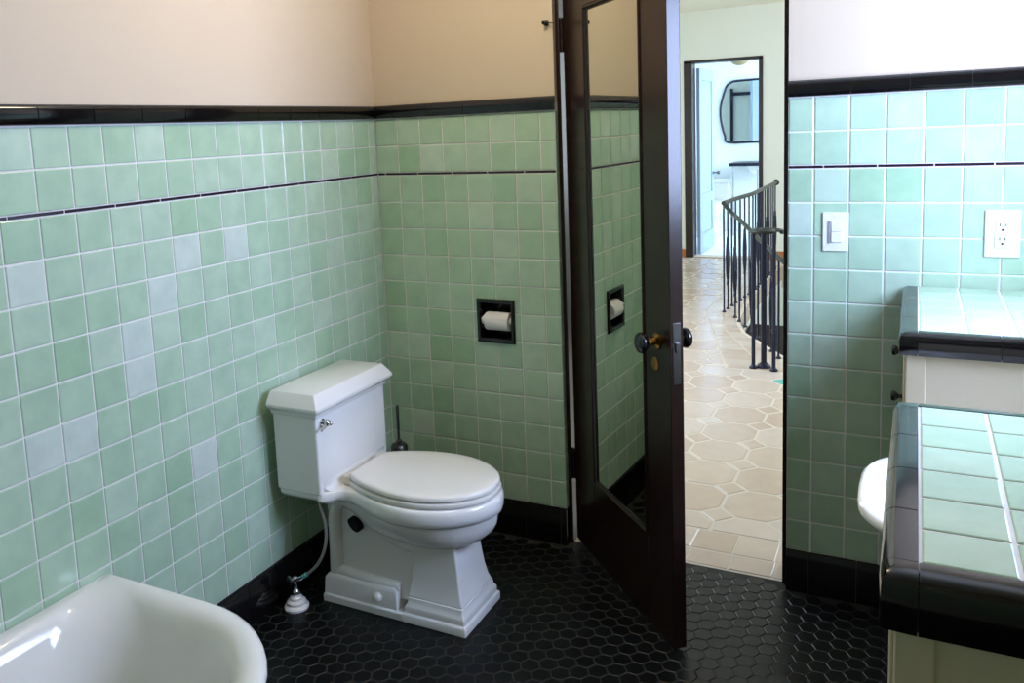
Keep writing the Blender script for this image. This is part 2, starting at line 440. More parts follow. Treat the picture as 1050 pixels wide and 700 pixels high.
# walls of the stairwell below floor level
mb = MB()
for (ya, xa), (yb, xb) in zip(EDGE, EDGE[1:]):
    mb.add([(xa - .005, ya, -.16), (xb - .005, yb, -.16), (xb - .005, yb, -2.8), (xa - .005, ya, -2.8),
            (xa - .06, ya, -.16), (xb - .06, yb, -.16), (xb - .06, yb, -2.8), (xa - .06, ya, -2.8)], [(0, 1, 2, 3), (4, 7, 6, 5), (0, 4, 5, 1), (3, 2, 6, 7)])
mb.box(.6, HX1, 6.95, 7.05, -2.8, -.25)
mb.box(1.22, HX1, 2.9, 2.995, -2.8, -.25)
mb.box(.6, HX1, 2.7, 7.05, -2.9, -2.8)
struct(mb.build('wall_stairwell', 'hallpaint', smooth=0))
# steps going down
st = thing('staircase', 'dark wooden stair steps going down beside the iron railing in the hall', 'stairs', (1.9, 4.0, -.2))
for k in range(7):
    y0 = 4.86 + (k - 1) * .27 if k else 3.0
    z = -.19 - k * .19 - (0.35 if k else 0)
    t = MB()
    t.box(.9 - 1.9 if y0 < 3.6 else .78 - 1.9, 2.6 - 1.9, (2.86 if k == 0 else y0) - 4, (4.72 if k == 0 else y0 + .29) - 4, z + .2 - .04, z + .2)
    if k == 0:
        t = MB()
        ys = [3.01, 3.16, 3.47, 3.713, 3.96, 4.13, 4.52, 4.84]
        top = [(ex(yy) + .01 - 1.9, yy - 4, z + .2) for yy in ys] + [(.7, .84, z + .2), (.7, -.99, z + .2)]
        bot = [(p[0], p[1], p[2] - .05) for p in top]
        t.loft([bot, top])
    t.build('tread', 'walnut', st, bevel=.006)

# hall shell
mb = MB(); mb.box(HX0 - .1, HX0, .16, 1.0, 0, HZ); mb.box(HX0 - .1, HX0, 3.4, HY1, 0, HZ)
mb.box(HX0 - .1, HX0, 1.0, 3.4, 0, .8); mb.box(HX0 - .1, HX0, 1.0, 3.4, 2.5, HZ)
struct(mb.build('wall_hall_left', 'hallpaint', smooth=0))
mb = MB(); mb.box(HX1, HX1 + .1, .16, HY1, -2.8, .9); mb.box(HX1, HX1 + .1, .16, HY1, 2.6, HZ)
mb.box(HX1, HX1 + .1, .16, 3.2, .9, 2.6); mb.box(HX1, HX1 + .1, 5.8, HY1, .9, 2.6)
struct(mb.build('wall_hall_right', 'hallpaint', smooth=0))
FX0, FX1, FH = -.43, .40, 2.315
mb = MB(); mb.box(HX0 - .1, FX0 - .02, HY1, HY1 + .16, 0, HZ); mb.box(FX1 + .02, HX1 + .1, HY1, HY1 + .16, 0, HZ); mb.box(FX0 - .02, FX1 + .02, HY1, HY1 + .16, FH + .02, HZ)
struct(mb.build('wall_hall_far', 'hallpaint', smooth=0))
struct(bx('ceiling_hall', 'ceiling', HX0 - .1, HX1 + .1, .16, HY1 + .16, HZ, HZ + .08))
mb = MB(); mb.box(HX0, FX0 - .035, HY1 - .015, HY1, 0, .10); struct(mb.build('baseboard_hall_left', 'oak', bevel=.003))
mb = MB(); mb.box(FX1 + .035, HX1, HY1 - .015, HY1, 0, .10); struct(mb.build('baseboard_hall_right', 'oak', bevel=.003))
# frame of the far doorway
mb = MB(); mb.box(FX0 - .035, FX0 + .060, HY1 - .012, HY1 + .17, 0, FH + .02); mb.box(FX1 - .012, FX1 + .035, HY1 - .012, HY1 + .17, 0, FH + .02)
mb.box(FX0 - .035, FX1 + .035, HY1 - .012, HY1 + .17, FH, FH + .035)
struct(mb.build('trim_7', 'wood', bevel=.003))
for n, (x, y0, y1, z0, z1) in enumerate([(HX0 - .05, 1.0, 3.4, .8, 2.5), (HX1 + .05, 3.2, 5.8, .9, 2.6)]):  # unseen windows, added as daylight sources for the hall
    fr = MB()
    for (a, b, c, d) in [(y0, y0 + .06, z0, z1), (y1 - .06, y1, z0, z1), (y0, y1, z0, z0 + .06), (y0, y1, z1 - .06, z1), ((y0 + y1) / 2 - .03, (y0 + y1) / 2 + .03, z0, z1)]:
        fr.box(x - .03, x + .03, a, b, c, d)
    struct(fr.build('window_%d' % (n + 2), 'winframe', bevel=.004))

# far bathroom beyond the hall
GX0, GX1, GY0, GY1, GZ = -1.3, 1.9, HY1 + .16, 9.85, 2.46
struct(bx('floor_far_room', 'whitepaint', GX0, GX1, HY1 + .16, GY1, -.06, -.001))
mb = MB(); mb.box(GX0 - .1, GX1 + .1, GY1, GY1 + .1, 0, GZ); struct(mb.build('wall_far_back', 'whitepaint', smooth=0))
struct(bx('wall_far_left', 'whitepaint', GX0 - .1, GX0, GY0, GY1, 0, GZ))
mb = MB(); mb.box(GX1, GX1 + .1, GY0, GY1, 0, .9); mb.box(GX1, GX1 + .1, GY0, GY1, 2.3, GZ); mb.box(GX1, GX1 + .1, GY0, 8.0, .9, 2.3); mb.box(GX1, GX1 + .1, 9.5, GY1, .9, 2.3)
struct(mb.build('wall_far_right', 'whitepaint', smooth=0))
struct(bx('ceiling_far', 'whitepaint', GX0, GX1, GY0, GY1, GZ, GZ + .08))
fr = MB()  # unseen window added to light the far room
for (a, b, c, d) in [(8.0, 8.06, .9, 2.3), (9.44, 9.5, .9, 2.3), (8.0, 9.5, .9, .96), (8.0, 9.5, 2.24, 2.3), (8.72, 8.78, .9, 2.3)]: fr.box(GX1 + .02, GX1 + .08, a, b, c, d)
struct(fr.build('window_4', 'winframe', bevel=.004))
mb = MB(); mb.box(FX0 + .016, FX1 - .013, HY1 + .0, HY1 + .16, -.0008, .012); struct(mb.build('trim_8', 'terragrout', bevel=.004))
# far door leaf
fd = struct(thing('door_2', 'open pale blue-white panelled door inside the far doorway', 'door', (-.345, 7.53, 0), 0)); del fd['category']
m = MB()
L_, T_ = .80, .04
for (a, b, c, d) in [(0, .11, .012, 2.27), (L_ - .11, L_, .012, 2.27), (.11, L_ - .11, .012, .25), (.11, L_ - .11, 2.13, 2.27), (.11, L_ - .11, .62, .74)]: m.box(-T_ / 2, T_ / 2, a, b, c, d)
m.box(-.008, .008, .11, L_ - .11, .25, .62); m.box(-.008, .008, .11, L_ - .11, .74, 2.13)
m.build('door_leaf', 'doorwhite', fd, bevel=.004)
m = MB(); m.lathe([(.024, 0), (.024, .006), (.009, .01), (.009, .05), (.02, .055), (.026, .07), (.02, .085), (.0, .088)], (.02, L_ - .06, .97), (1, 0, 0)); m.build('door_knob', 'steel', fd)

# ------------------------------------------------------------------ doorway frame of the bathroom
mb = MB()
mb.box(DX0 - .012, DX0 + .0155, .030, .175, 0, DH + .03); mb.box(DX1 - .013, DX1 + .012, .028, .175, 0, DH + .03)
mb.box(DX0 - .012, DX1 + .012, .030, .175, DH, DH + .045)
struct(mb.build('trim_9', 'wood', bevel=.002))
mb = MB()           # glazed end pieces of the wall tiles at the opening, facing the doorway
zc = HB
for r in range(14, 0, -1):
    a, b = ZR[r] + .002, ZR[r - 1] - .002
    mb.box(DX0 - .006, DX0 + .0015, .001, .0295, a, b)
mb.box(DX0 - .006, DX0 + .0018, -.006, .0295, .0, HB - .001, 1)
struct(mb.build('trim_10', ['tile', 'black_tile'], smooth=0, bevel=.001))

# ------------------------------------------------------------------ mirrored door, standing open
DA = math.radians(-47.2)
dr = struct(thing('door_1', 'dark brown wooden door with a tall mirror panel, standing open', 'door', (.852, .018, 0), DA)); del dr['category']
U0, U1, T = -.036, .752, .044
MU0, MU1, MZ0, MZ1 = .150, .588, .318, 2.070
m = MB()
m.box(U0, MU0, 0, T, .015, DH - .008); m.box(MU1, U1, 0, T, .015, DH - .008)
m.box(MU0, MU1, 0, T, .015, MZ0); m.box(MU0, MU1, 0, T, MZ1, DH - .008)
m.box(MU0, MU1, .022, T, MZ0, MZ1)
m.build('door_leaf', 'wood', dr, bevel=.0025)
def frame_ring(mb, u0, u1, z0, z1, prof):
    """moulding: prof list of (inset, depth) swept round the rectangle"""
    rings = []
    for (i, d) in prof:
        rings.append([(u0 + i, d, z0 + i), (u1 - i, d, z0 + i), (u1 - i, d, z1 - i), (u0 + i, d, z1 - i)])
    mb.loft(rings, False, False)
m = MB(); frame_ring(m, MU0, MU1, MZ0, MZ1, [(0, .020), (0, -.001), (.003, -.005), (.008, -.005), (.011, -.001), (.014, .004), (.018, .005), (.018, .012)])
m.build('mirror_moulding', 'wood', dr, smooth=50)
bx('mirror_pane', 'mirror', MU0 + .015, MU1 - .015, .0066, .010, MZ0 + .015, MZ1 - .015, dr)
# knobs, rose, keyhole, latch plate
kn = [(.026, 0), (.026, .004), (.019, .007), (.013, .010), (.011, .026), (.017, .028), (.017, .033), (.012, .036)]
def knob(sgn, y, mats):
    m = MB(); m.lathe([(r, h) for r, h in kn], (.668, y, .988), (0, sgn, 0)); o = m.build('door_knob', 'brass', dr)
    o['label'] = 'brass door knob stem and rose'
    m = MB(); m.lathe([(.014, .034), (.024, .038), (.031, .046), (.033, .054), (.030, .062), (.020, .068), (.008, .071), (0, .0712)], (.668, y, .988), (0, sgn, 0), 28)
    k = m.build('knob_cap', 'blackplastic', o); k['label'] = 'black ceramic knob'
knob(-1, 0, None); knob(1, T, None)
m = MB(); m.lathe([(.022, 0), (.022, .002), (.018, .004), (0, .0042)], (.655, 0, .912), (0, -1, 0)); m.box(.6525, .6575, -.0048, -.0038, .902, .918)
m.build('keyhole_plate', 'brass', dr)
m = MB(); m.box(U1 - .001, U1 + .002, .009, .035, .87, 1.06); m.box(U1 + .001, U1 + .008, .015, .029, .97, 1.0)
m.build('latch_plate', 'steel', dr, bevel=.001)
for z in (.265, 1.14, 1.93):
    m = MB(); m.tube([(U0 - .004, -.004, z), (U0 - .004, -.004, z + .115)], .0075, 12); m.lathe([(.004, 0), (.008, .004), (.006, .010), (0, .013)], (U0 - .004, -.004, z + .115)); m.box(U0 - .004, U0 + .03, -.0015, .002, z + .005, z + .11)
    m.box(U0 - .022, U0 + .002, .000, .004, z + .004, z + .111)
    if z != 1.14: m.build('hinge', 'wood', dr, bevel=.0005)
# small black hook beside the top hinge
hk = thing('wall_hook', 'small black hook on the cream plaster beside the top door hinge', 'hook', (.797, .0, 2.035))
m = MB(); m.lathe([(.010, 0), (.010, .003), (.004, .006), (.004, .016), (.008, .020), (.007, .027), (0, .029)], (-.018, -.000, 0), (0, -1, 0)); m.tube([(-.018, -.010, 0), (.0, -.012, -.001), (.016, -.010, -.003)], .0022); m.build('hook', 'blackplastic', hk)
bx('hook_plate', 'blackplastic', -.026, -.009, -.002, .006, -.009, .009, hk, bevel=.002)

# ------------------------------------------------------------------ toilet
def interp(tab, x):
    if x <= tab[0][0]: return tab[0][1]
    for (a, p), (b, q) in zip(tab, tab[1:]):
        if x <= b: return p + (q - p) * (x - a) / (b - a)
    return tab[-1][1]
def smooth_interp(tab, x):          # monotone-ish Catmull-Rom through the table
    n = len(tab)
    for i in range(n - 1):
        if x <= tab[i + 1][0] or i == n - 2:
            x0, y0 = tab[i]; x1, y1 = tab[i + 1]; h = x1 - x0
            m0 = (y1 - tab[i - 1][1]) / (x1 - tab[i - 1][0]) if i > 0 else (y1 - y0) / h
            m1 = (tab[i + 2][1] - y0) / (tab[i + 2][0] - x0) if i < n - 2 else (y1 - y0) / h
            t = min(1, max(0, (x - x0) / h))
            return (2*t**3-3*t*t+1)*y0+(t**3-2*t*t+t)*h*m0+(-2*t**3+3*t*t)*y1+(t**3-t*t)*h*m1
NP = 36
def egg_ring(xb, xf, half, z, zf=None):
    """closed outline symmetric about y=0; half(s)->halfwidth for s in 0..1"""
    S = [(1 - math.cos(PI * i / NP)) / 2 for i in range(NP + 1)]
    pts = []
    for s in S: pts.append((xb + (xf - xb) * s, half(s), s))
    for s in S[::-1][1:-1]: pts.append((xb + (xf - xb) * s, -half(s), s))
    return [(p[0], p[1], z if zf is None else z + zf(p[0])) for p in pts]
SH = [(.205, .208), (.225, .203), (.245, .180), (.275, .160), (.31, .154), (.35, .162), (.40, .181), (.46, .199), (.52, .207), (.58, .204), (.64, .190), (.70, .160), (.745, .121), (.775, .081), (.79, .048), (.798, .022), (.80, 0)]
def shoulder(inset):
    def h(s):
        x = .205 + .595 * s
        return max(0, smooth_interp(SH, x) - inset * (1 if x < .72 else 1.15)) if s < 1 else 0
    return h
def egg(w, e=2.5, back=.9):
    def h(s):
        q = abs(2 * s - 1)
        r = w * max(0, 1 - q ** e) ** .5
        return r * (back + (1 - back) * s) if s < .5 else r
    return h
def make_toilet(label, loc, rz):
    t = thing('toilet', label, 'toilet', loc, rz)
    # --- bowl with the shoulder that runs into the tank
    rise = lambda x: .032 * max(0, min(1, (.40 - x) / .17)) ** 1.3
    R_ = []
    R_.append(egg_ring(.205, .785, shoulder(.016), .447))
    R_.append(egg_ring(.205, .792, shoulder(.008), .4465))
    R_.append(egg_ring(.205, .797, shoulder(.003), .441))
    R_.append(egg_ring(.205, .80, shoulder(0), .430))
    R_.append(egg_ring(.205, .80, shoulder(0), .408, lambda x: rise(x) * .3))
    R_.append(egg_ring(.205, .797, shoulder(.003), .393, lambda x: rise(x) * .8))
    R_.append(egg_ring(.205, .791, shoulder(.009), .387, rise))
    R_.append(egg_ring(.206, .779, shoulder(.021), .3855, rise))
    R_.append(egg_ring(.207, .779, shoulder(.021), .3825, rise))
    R_.append(egg_ring(.207, .788, shoulder(.013), .381, rise))
    R_.append(egg_ring(.208, .787, shoulder(.015), .374, rise))
    def mix(a, b, k, f):
        return lambda s: (a(s) * (1 - k) + b(s) * k) * f
    R_.append(egg_ring(.215, .782, mix(shoulder(.03), egg(.19), .45, 1), .352, lambda x: rise(x) * .8))
    R_.append(egg_ring(.24, .768, mix(shoulder(.05), egg(.175), .8, 1), .325, lambda x: rise(x) * .5))
    R_.append(egg_ring(.29, .742, egg(.152), .30))
    R_.append(egg_ring(.35, .708, egg(.122), .280))
    R_.append(egg_ring(.41, .675, egg(.09), .266))
    R_.append(egg_ring(.44, .64, egg(.05), .260))
    m = MB(); m.loft([r[::-1] for r in R_][::-1]); m.build('bowl', 'porcelain', t, smooth=60)
    # --- front pedestal: flaring block
    def rect(x0, x1, h, z): return [(x0, -h, z), (x1, -h, z), (x1, h, z), (x0, h, z)]
    m = MB()
    pr = [(.285, .505, .668, .088), (.25, .503, .672, .090), (.20, .500, .677, .093), (.15, .496, .684, .098), (.11, .491, .692, .105), (.084, .485, .701, .113)]
    m.loft([rect(a, b, h, z) for z, a, b, h in pr][::-1]); m.build('pedestal', 'porcelain', t, bevel=.006, seg=3, smooth=30)
    # --- plinth mouldings
    m = MB()
    def steps(x0, x1, h, lst):
        m.loft([rect(x0 + i, x1 - i, h - i, z) for z, i in lst])
    steps(.470, .722, .136, [(0, .002), (.026, .002), (.031, .005), (.034, .010), (.052, .010), (.058, .013), (.064, .018), (.085, .021)])
    steps(.140, .50, .1325, [(0, 0), (.027, 0), (.031, .006)])
    steps(.142, .452, .126, [(.01, 0), (.030, 0), (.088, .004), (.100, .012), (.104, .022)])
    m.build('plinth', 'porcelain', t, bevel=.003, seg=3, smooth=40)
    # --- trapway: core, raised rib, solid black oval painting the shade of its opening
    m = MB()
    m.loft([[(.150, -h, z), (.53, -h, z), (.53, h, z), (.150, h, z)] for z, h in ((.06, .094), (.10, .088), (.30, .080), (.375, .09))])
    for sy in (-1, 1):
        path = [(.178, .08), (.178, .20), (.178, .30), (.190, .350), (.222, .382), (.275, .378), (.328, .347), (.372, .304), (.418, .270), (.47, .246), (.53, .236)]
        wid = [.030, .027, .026, .028, .028, .026, .024, .022, .020, .016, .010]
        yy = [.083] * 8 + [.081, .078, .072]
        m.tube([(x, sy * y_, z) for (x, z), y_ in zip(path, yy)], wid, 12)
        m.tube([(.178, sy * .085, .11), (.27, sy * .09, .104), (.36, sy * .09, .10), (.45, sy * .092, .098)], [.024, .022, .022, .018], 10)
    m.build('trapway', 'porcelain', t, smooth=60)
    for sy in (-1, 1):
        m = MB()
        a = Vector((.276, sy * .098, .300)); ring = []
        for k in range(20):
            q = 2 * PI * k / 20; u = math.cos(q) * .029; v = math.sin(q) * .0155
            ring.append((a.x + u * .72 + v * .69, u * .69 * -1 + v * .72 + a.z))
        m.loft([[(x, sy * .078, z) for x, z in ring], [(x, sy * .1105, z) for x, z in ring]])
        o = m.build('drain_hole_shade', 'black', t); o['label'] = 'solid black oval painted as the shaded opening in the trapway'
        m = MB(); m.lathe([(.017, 0), (.017, .006), (.014, .014), (.007, .018), (0, .0185)], (.372, sy * .122, .062), (0, sy, .25)); m.build('bolt_cap', 'porcelain', t, smooth=60)
    # --- tank
    hw = .209; x0, x1 = .034, .221
    m = MB()
    def rr(i, z): return [(x0 + i, -hw + i, z), (x1 - i, -hw + i, z), (x1 - i, hw - i, z), (x0 + i, hw - i, z)]
    m.loft([rr(.020, .408), rr(.005, .420), rr(.004, .438), rr(0, .443), rr(0, .60), rr(0, .722)])
    m.build('tank', 'porcelain', t, bevel=.006, seg=3, smooth=30)
    m = MB()                        # deck sweeping up into the tank front
    pf = [(.2205, .482, .19), (.2225, .468, .19), (.228, .457, .187), (.237, .4495, .180), (.250, .4468, .166), (.250, .44, .166), (.218, .44, .19), (.218, .482, .19)]
    m.loft([[(x, f * w, z) for x, z, w in pf] for f in (-1, -.5, 0, .5, 1)]); m.build('tank_fillet', 'porcelain', t, smooth=70)
    m = MB()                        # lid with cove moulding
    def rl(o_, z): return [(x0 - min(o_, .004), -hw - o_, z), (x1 + o_, -hw - o_, z), (x1 + o_, hw + o_, z), (x0 - min(o_, .004), hw + o_, z)]
    m.loft([rl(.003, .712), rl(.0045, .722), rl(.007, .726), rl(.010, .730), (rl(.020, .737)), rl(.0265, .744), rl(.027, .752), rl(.020, .765), rl(.011, .778), rl(.004, .789), rl(0, .794), rl(-.005, .796)])
    m.build('tank_lid', 'porcelain', t, bevel=.003, seg=2, smooth=28)
    m = MB(); m.lathe([(.013, 0), (.013, .004), (.007, .006), (.007, .013), (.011, .016), (.0125, .022), (.010, .030), (0, .034)], (x1, -.176, .692), (1, 0, 0))
    m.tube([(x1 + .022, -.176, .692), (x1 + .026, -.192, .684), (x1 + .026, -.215, .676)], [.0045, .0042, .0036], 10)
    m.lathe([(.006, 0), (.007, .004), (.005, .01), (0, .012)], (x1 + .018, -.158, .683), (1, 0, 0))
    m.build('flush_lever', 'chrome', t, smooth=60)
    # --- seat and cover
    LT = [(.272, .108), (.285, .118), (.32, .138), (.36, .157), (.42, .177), (.48, .189), (.54, .192), (.60, .186), (.66, .166), (.71, .137), (.745, .104), (.768, .071), (.781, .038), (.785, 0)]
    def lidr(off, z):
        def h(s): return max(0, smooth_interp(LT, .272 + .513 * s) + off) if s < 1 else 0
        return egg_ring(.272 - off * .3, .785 + off, h, z)
    m = MB(); m.loft([lidr(-.006, .4725), lidr(0, .4745), lidr(0, .484), lidr(-.003, .4895), lidr(-.012, .4925), lidr(-.05, .4935)]); m.build('seat_cover', 'seatwhite', t, smooth=50)
    m = MB(); m.loft([lidr(-.004, .4485), lidr(.002, .4505), lidr(.004, .458), lidr(.002, .465), lidr(-.006, .4685)]); m.build('seat', 'seatwhite', t, smooth=50)
    for sy in (-1, 1):
        bx('seat_hinge', 'beige', .246, .285, sy * .098 - .018, sy * .098 + .018, .447, .483, t, bevel=.008, seg=3)
    bx('hinge_bar', 'beige', .250, .274, -.10, .10, .447, .478, t, bevel=.006, seg=3)
    return t
TY = -.592
toilet = make_toilet('white one-piece toilet with closed lid beside the green tiled wall', (0.004, TY, 0), 0)

# supply valve and hose
vv = thing('supply_valve', 'chrome water stop valve on a tiered white floor escutcheon beside the toilet', 'valve', (.082, -.798, 0))
m = MB(); m.lathe([(.043, 0), (.044, .008), (.040, .014), (.034, .017), (.034, .026), (.029, .030), (.023, .032), (.022, .040), (.016, .045), (.011, .048)], (0, 0, 0), n=32); m.build('floor_escutcheon', 'porcelain', vv, smooth=40)
m = MB(); m.lathe([(.008, .044), (.015, .050), (.017, .058), (.014, .066), (.008, .071), (.007, .095), (.010, .097), (.010, .115), (.005, .118)]); m.tube([(0, 0, .105), (.022, .004, .112), (.034, .006, .122)], [.008, .008, .007], 10); m.tube([(0, 0, .106), (-.006, -.016, .108)], .005, 8)
m.build('valve_body', 'chrome', vv, smooth=60)
m = MB()
m.lathe([(.004, 0), (.013, .002), (.017, .006), (.013, .010), (.004, .012)], (-.006, -.015, .108), (-.2, -1, .15)); o = m.build('valve_handle', 'steel', vv)
m = MB()
import itertools
hp = [(.118, -.793, .122), (.145, -.79, .142), (.180, -.786, .178), (.205, -.78, .225), (.212, -.77, .275), (.200, -.757, .325), (.175, -.745, .370), (.160, -.735, .412)]
def cat(pts, n=6):
    out = []
    P_ = [Vector(p) for p in pts]
    for i in range(len(P_) - 1):
        p0, p1, p2, p3 = P_[max(i - 1, 0)], P_[i], P_[i + 1], P_[min(i + 2, len(P_) - 1)]
        for k in range(n):
            t = k / n
            out.append(.5 * ((2 * p1) + (p2 - p0) * t + (2 * p0 - 5 * p1 + 4 * p2 - p3) * t * t + (3 * p1 - p0 - 3 * p2 + p3) * t ** 3))
    out.append(P_[-1]); return out
hpl = [(p[0] - .082, p[1] + .798, p[2]) for p in hp]
m.tube(cat(hpl), .0055, 10); m.build('supply_hose', 'braid', vv, smooth=60)
m = MB(); m.tube([hpl[0], tuple((Vector(hpl[0]) + Vector(hpl[1])) / 2)], .0085, 6); o = m.build('hose_nut', 'turq', vv); o['label'] = 'green hose coupling nut'

# toilet brush in the corner
br = thing('toilet_brush', 'steel toilet brush in a canister in the corner behind the toilet', 'toilet brush', (.112, -.125, 0))
m = MB(); m.lathe([(.036, 0), (.036, .36), (.033, .365), (.030, .37), (.012, .372), (.012, .385), (.008, .388)], n=32); m.build('canister', 'steel', br, smooth=40)
m = MB(); m.lathe([(.005, .385), (.005, .42), (.0065, .44), (.007, .53), (.005, .536), (0, .537)], n=16); m.build('handle', 'steel', br, smooth=40)

# ------------------------------------------------------------------ paper niche and roll
nh = thing('toilet_paper_holder', 'black ceramic recessed toilet paper holder set in the green tiled back wall', 'toilet paper holder', ((NX0 + NX1) / 2, 0, (NZ0 + NZ1) / 2))
w2, h2 = .0835, .089
def ringrect(mb, prof):
    mb.loft([[(-w2 + i, d, -h2 + i), (w2 - i, d, -h2 + i), (w2 - i, d, h2 - i), (-w2 + i, d, h2 - i)] for i, d in prof], False, False)
m = MB(); ringrect(m, [(.0, .0), (.0, -.006), (.003, -.011), (.009, -.012), (.014, -.009), (.018, -.002), (.020, .03), (.024, .085)])
m.add([(-w2 + .02, .085, -h2 + .02), (w2 - .02, .085, -h2 + .02), (w2 - .02, .085, h2 - .02), (-w2 + .02, .085, h2 - .02)], [(0, 1, 2, 3)])
m.build('recessed_box', 'black_tile', nh, smooth=60)
m = MB(); m.tube([(-.066, .014, -.002), (.066, .014, -.002)], .009, 14)
m.lathe([(.011, 0), (.016, .003), (.016, .012), (.009, .016)], (-.068, .014, -.002), (1, 0, 0)); m.lathe([(.011, 0), (.016, .003), (.016, .012), (.009, .016)], (.068, .014, -.002), (-1, 0, 0))
m.build('roller', 'plate', nh, smooth=50)
m = MB()
rc = Vector(((NX0 + NX1) / 2 + .006, .014, .891)); r_, w_ = .037, .051
nn = 32
def circ(x, r): return [(x, r * math.cos(2 * PI * k / nn), r * math.sin(2 * PI * k / nn)) for k in range(nn)]
m.loft([circ(-w_, .018), circ(-w_, r_ - .001), circ(-w_ + .002, r_), circ(w_ - .002, r_), circ(w_, r_ - .001), circ(w_, .018), circ(w_ - .01, .018), circ(-w_ + .01, .018), circ(-w_, .018)], False, False)
m.add([(-w_ + .001, -.012, .0362), (w_ - .001, -.012, .0362), (w_ - .001, -.034, .0185), (-w_ - .012, -.034, .014)], [(0, 1, 2, 3)])
m.add([(-w_ + .001, -.012, .0367), (w_ - .001, -.012, .0367), (w_ - .001, -.0348, .0187), (-w_ - .012, -.0346, .0143)], [(3, 2, 1, 0)])
o = m.build('toilet_paper_roll', 'paper', loc=tuple(rc), smooth=40)
tag(o, 'white toilet paper roll sitting in the black wall niche', 'toilet paper')

# ------------------------------------------------------------------ switch and outlet
sw = thing('light_switch', 'white rocker light switch plate on the green tiles right of the doorway', 'light switch', (1.7735, -.0005, 1.276))
bx('wall_plate', 'plate', -.0395, .0395, -.0055, 0, -.064, .064, sw, bevel=.003, seg=3)
bx('rocker', 'plate', -.013, .020, -.0105, -.005, -.0345, -.0005, sw, bevel=.002)
bx('rocker', 'plate', -.013, .020, -.0095, -.005, .0005, .0345, sw, bevel=.002)
o = bx('dimmer_slider', 'plategrey', -.022, -.0155, -.0085, -.005, -.038, .036, sw, bevel=.001); o['label'] = 'narrow grey dimmer slide'
for z in (-.052, .052):
    m = MB(); m.lathe([(.0032, 0), (.0032, .0012), (0, .0016)], (0, -.0055, z), (0, -1, 0), 12); m.build('screw', 'plate', sw)
ol = thing('power_outlet', 'white double power outlet plate on the green tiles above the counter', 'power outlet', (2.2375, -.0005, 1.278))
bx('wall_plate', 'plate', -.0465, .0465, -.006, 0, -.0725, .0725, ol, bevel=.003, seg=3)
f = bx('outlet_face', 'plate', -.0205, .0205, -.0085, -.005, -.044, .044, ol, bevel=.002)
for zc in (-.021, .021):
    m = MB()
    m.box(-.0085, -.006, -.0092, -.0084, zc + .001, zc + .011); m.box(.0055, .008, -.0092, -.0084, zc + .001, zc + .010)
    m.lathe([(.0035, 0), (.0035, .0006), (0, .0007)], (0, -.0085, zc - .009), (0, -1, 0), 12)
    m.build('slots', 'black', f)
m = MB(); m.lathe([(.0032, 0), (.0032, .0012), (0, .0016)], (0, -.006, .060), (0, -1, 0), 12); m.build('screw', 'plate', ol)
m = MB(); m.lathe([(.0032, 0), (.0032, .0012), (0, .0016)], (0, -.006, -.060), (0, -1, 0), 12); m.build('screw', 'plate', ol)

